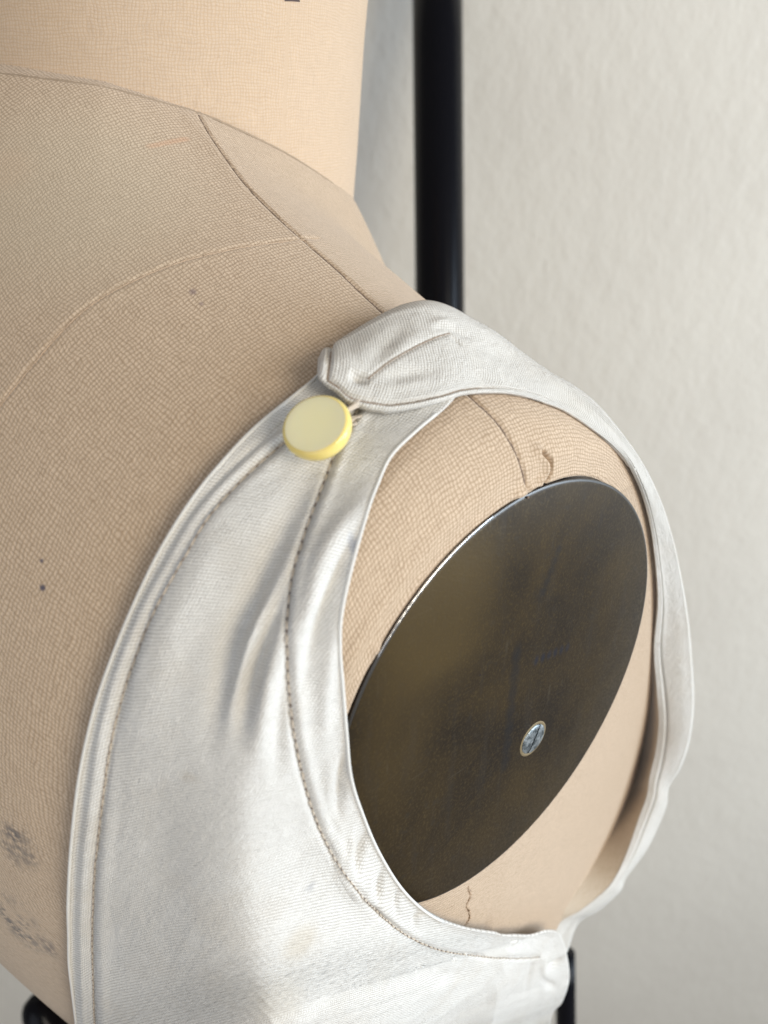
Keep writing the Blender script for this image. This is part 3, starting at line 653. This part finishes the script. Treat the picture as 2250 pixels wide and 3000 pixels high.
# lining of the front panel, turned in towards the form
k0 = int(NR*0.55); n_l = NR-k0; cc_ = np.linspace(0, 1, 40)[None, :]
ii2 = ii+np.stack([-26-0*tpar, -6+0*tpar], 1)
lpx = ee[k0:, None]*(1-cc_[..., None])+ii2[k0:, None]*cc_[..., None]
eD = Dr[k0:, 0:1]+0.02; iD = dI_[k0:, None]+0.9
Ld = eD*(1-cc_)+iD*cc_+0.10*np.sin(np.pi*cc_)
m_lining = linen('beige_lining', (0.60, 0.51, 0.41), (0.52, 0.44, 0.34), 0.06, 0.06, (), bump=0.3, gap=0.8)
LB = at(lpx, Ld); lo = mesh_obj('lining', LB.reshape(-1, 3), grid_faces(n_l, 40), m_lining, bod, np.stack(np.broadcast_arrays(cc_*1.0, ru[k0:, None]), -1).reshape(-1, 2)); facing(lo)
rt2 = BV(Rb2[::2, ::2], grid_faces(Rb2[::2].shape[0], Rb2[:, ::2].shape[1]))
def line(name, t, pl, r, mat, par, off=-0.0, n=120):
    L = ghit(t, resample(pl, n), off); v, f = tube(L+np.random.normal(0, 0.004, L.shape), r, 5); return mesh_obj(name, v, f, mat, par)
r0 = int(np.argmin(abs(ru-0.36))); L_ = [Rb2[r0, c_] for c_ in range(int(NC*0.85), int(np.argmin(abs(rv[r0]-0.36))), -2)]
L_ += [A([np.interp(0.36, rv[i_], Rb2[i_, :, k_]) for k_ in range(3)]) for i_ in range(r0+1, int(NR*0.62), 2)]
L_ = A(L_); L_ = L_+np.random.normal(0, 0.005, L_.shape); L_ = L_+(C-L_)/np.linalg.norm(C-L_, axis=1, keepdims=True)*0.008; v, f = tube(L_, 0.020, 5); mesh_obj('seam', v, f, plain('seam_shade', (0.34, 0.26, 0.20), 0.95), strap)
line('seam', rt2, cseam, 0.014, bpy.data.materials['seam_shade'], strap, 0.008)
# --- button
bc = ghit(gt2, [(927, 1252)])[0]; bd = (bc-C)@F
nb = -F*0.86+U*0.42-R*0.24; nb /= np.linalg.norm(nb)
bx = np.cross(U, nb); bx /= np.linalg.norm(bx); by = np.cross(nb, bx)
BD = bd-0.62; BC = at(A([[928, 1250]]), A([BD]))[0]; BR = 105/CAMP['f']*BD
prof = [(0.0, -0.42), (0.60, -0.42), (0.84, -0.37), (0.93, -0.29), (0.98, -0.18), (1.0, -0.06), (0.995, 0.04), (0.97, 0.10), (0.93, 0.14), (0.885, 0.160), (0.86, 0.162), (0.7, 0.155), (0.4, 0.147), (0.0, 0.145)]
na_ = 96; a = np.linspace(0, 2*math.pi, na_, endpoint=False)
Bv = np.vstack([BC+nb*h*BR*1.05+np.outer(np.cos(a)*r*BR, bx)+np.outer(np.sin(a)*r*BR, by) for r, h in prof])
def button_material(nm, c1, c2, rgh):
    k = NT(nm); pos = k.pos()
    n = k.noise(k.scaled(pos, (1, 1, 1)), 60.0, 3, 0.5, 1.5)
    base = k.mix(n, c1+(1,), c2+(1,))
    sc = [(BC+nb*0.14+by*0.10-bx*0.38, (0.035, 0.035, 0.035), (0.15, 0.1, 0.05), 0.9, False), (BC+nb*0.14-by*0.05-bx*0.33, (0.02, 0.02, 0.02), (0.2, 0.14, 0.06), 0.7, False)]
    base = spots(k, pos, sc, base)
    k.put(k.b.inputs['Base Color'], base); k.put(k.b.inputs['Roughness'], rgh)
    k.put(k.b.inputs['Subsurface Weight'], 0.4); k.put(k.b.inputs['Subsurface Radius'], (1.0, 0.85, 0.45)); k.put(k.b.inputs['Subsurface Scale'], 0.006)
    sn = k.noise(k.scaled(pos, (30, 900, 200)), 1.0, 3); k.put(k.b.inputs['Normal'], k.n('ShaderNodeBump', {'Height': k.math('ADD', k.ramp(sn, 0.6, 0.75), n), 'Strength': 0.06, 'Distance': 0.0003}).outputs[0])
    return k.m
button = mesh_obj('button', Bv[:10*na_], grid_faces(10, na_, True), button_material('yellow_resin', (0.86, 0.68, 0.24), (0.82, 0.62, 0.19), 0.12), bod)
mesh_obj('button_face', Bv[9*na_:], grid_faces(len(prof)-9, na_, True), button_material('cream_resin', (1.0, 0.90, 0.58), (0.98, 0.86, 0.50), 0.3), button)
rg = np.random.default_rng(5); parts = []
p0 = BC-nb*0.2
for i in range(9):
    q = ghit(rt2, [(1030+rg.uniform(-16, 30), 1178+rg.uniform(-8, 16))]); 
    if len(q): 
        q = q[0]; m = (p0+q)/2+(C-q)/np.linalg.norm(C-q)*0.08+rg.normal(0, .04, 3); parts.append(tube(resample([p0+rg.normal(0, .06, 3), m, q], 12), 0.022, 5))
for i in range(7):
    q = ghit(gt2, [(1045+rg.uniform(-10, 14), 1215+rg.uniform(-4, 30))])
    if len(q): q = q[0]; parts.append(tube(resample([p0+rg.normal(0, .06, 3), (p0+q)/2+rg.normal(0, .05, 3), q], 12), 0.022, 5))
mesh_obj('thread_shank', *join(parts), m_thread_w, button)
# ------------------------------------------------------------------ background
Fh = A([F[0], F[1], 0]); Fh /= np.linalg.norm(Fh); Rh = A([Fh[1], -Fh[0], 0])
WALL = 68.0
wc = C+Fh*WALL; wc[2] = 0
def box(name, c0, ax, mat, parent=None, bev=0.0, seg=3):
    import bmesh
    bm = bmesh.new(); bmesh.ops.create_cube(bm, size=1.0)
    for v in bm.verts:
        q = c0+ax[0]*v.co.x+ax[1]*v.co.y+ax[2]*v.co.z; v.co = Vector(to_m(q))
    if bev: bmesh.ops.bevel(bm, geom=bm.edges[:], offset=bev*0.01, segments=seg, affect='EDGES')
    bmesh.ops.recalc_face_normals(bm, faces=bm.faces)
    me = bpy.data.meshes.new(name); bm.to_mesh(me); bm.free(); me.materials.append(mat)
    o = bpy.data.objects.new(name, me); COL.objects.link(o)
    if parent: o.parent = parent
    return o
def wall_material():
    k = NT('painted_plaster'); pos = k.pos()
    n = k.noise(k.scaled(pos, (1, 1, 0.75)), 55.0, 5, 0.6); n2 = k.noise(pos, 6.0, 3); n3 = k.noise(pos, 170.0, 4)
    base = k.mix(k.ramp(n2, 0.3, 0.7), (0.66, 0.615, 0.54, 1), (0.62, 0.575, 0.505, 1))
    k.put(k.b.inputs['Base Color'], base); k.put(k.b.inputs['Roughness'], 0.8)
    hh = k.math('ADD', n, k.math('MULTIPLY', n3, 0.25))
    k.put(k.b.inputs['Normal'], k.n('ShaderNodeBump', {'Height': hh, 'Strength': 0.5, 'Distance': 0.0028}).outputs[0]); return k.m
wall = box('wall', wc+Fh*2-A([0, 0, 20]), (Rh*400, Fh*4, A([0, 0, 300.0])), wall_material()); wall['kind'] = 'structure'

def post(name, p_top, p_bot, depth, rad, mat, label, cat, sides=48, caps=True):
    a0, b0 = at(A([p_top]), A([depth[0]]))[0], at(A([p_bot]), A([depth[1]]))[0]
    v, f = tube(np.linspace(a0, b0, 6), rad, sides); o = mesh_obj(name, v, f, mat); o['label'] = label; o['category'] = cat; return o
m_black = plain('black_enamel', (0.004, 0.004, 0.006), 0.22, spec=0.12); 
post('metal_post', (1279, -350), (1296, 1900), (52, 56), 1.72, m_black, 'tall glossy black metal post standing behind the neck in front of the wall', 'post')

post('stand_upright', (1655, 2790), (1664, 3400), (48, 50), 0.62, m_black, 'black upright showing below the bodice at the lower right against the wall', 'upright')
kn = at(A([[150, 3030]]), A([44.0]))[0]
tt_ = np.linspace(-1, 1, 24); L_ = kn+np.outer(tt_, (U*2.2-R*1.1))+np.outer(1-tt_**2, F*0)
v, f = tube(L_, 1.05*np.sqrt(np.clip(1-tt_**4, 0.01, 1)), 24); o = mesh_obj('chair_knob', v, f, m_black); o['label'] = 'rounded black knob peeking out behind the dress form at the lower left'; o['category'] = 'knob'
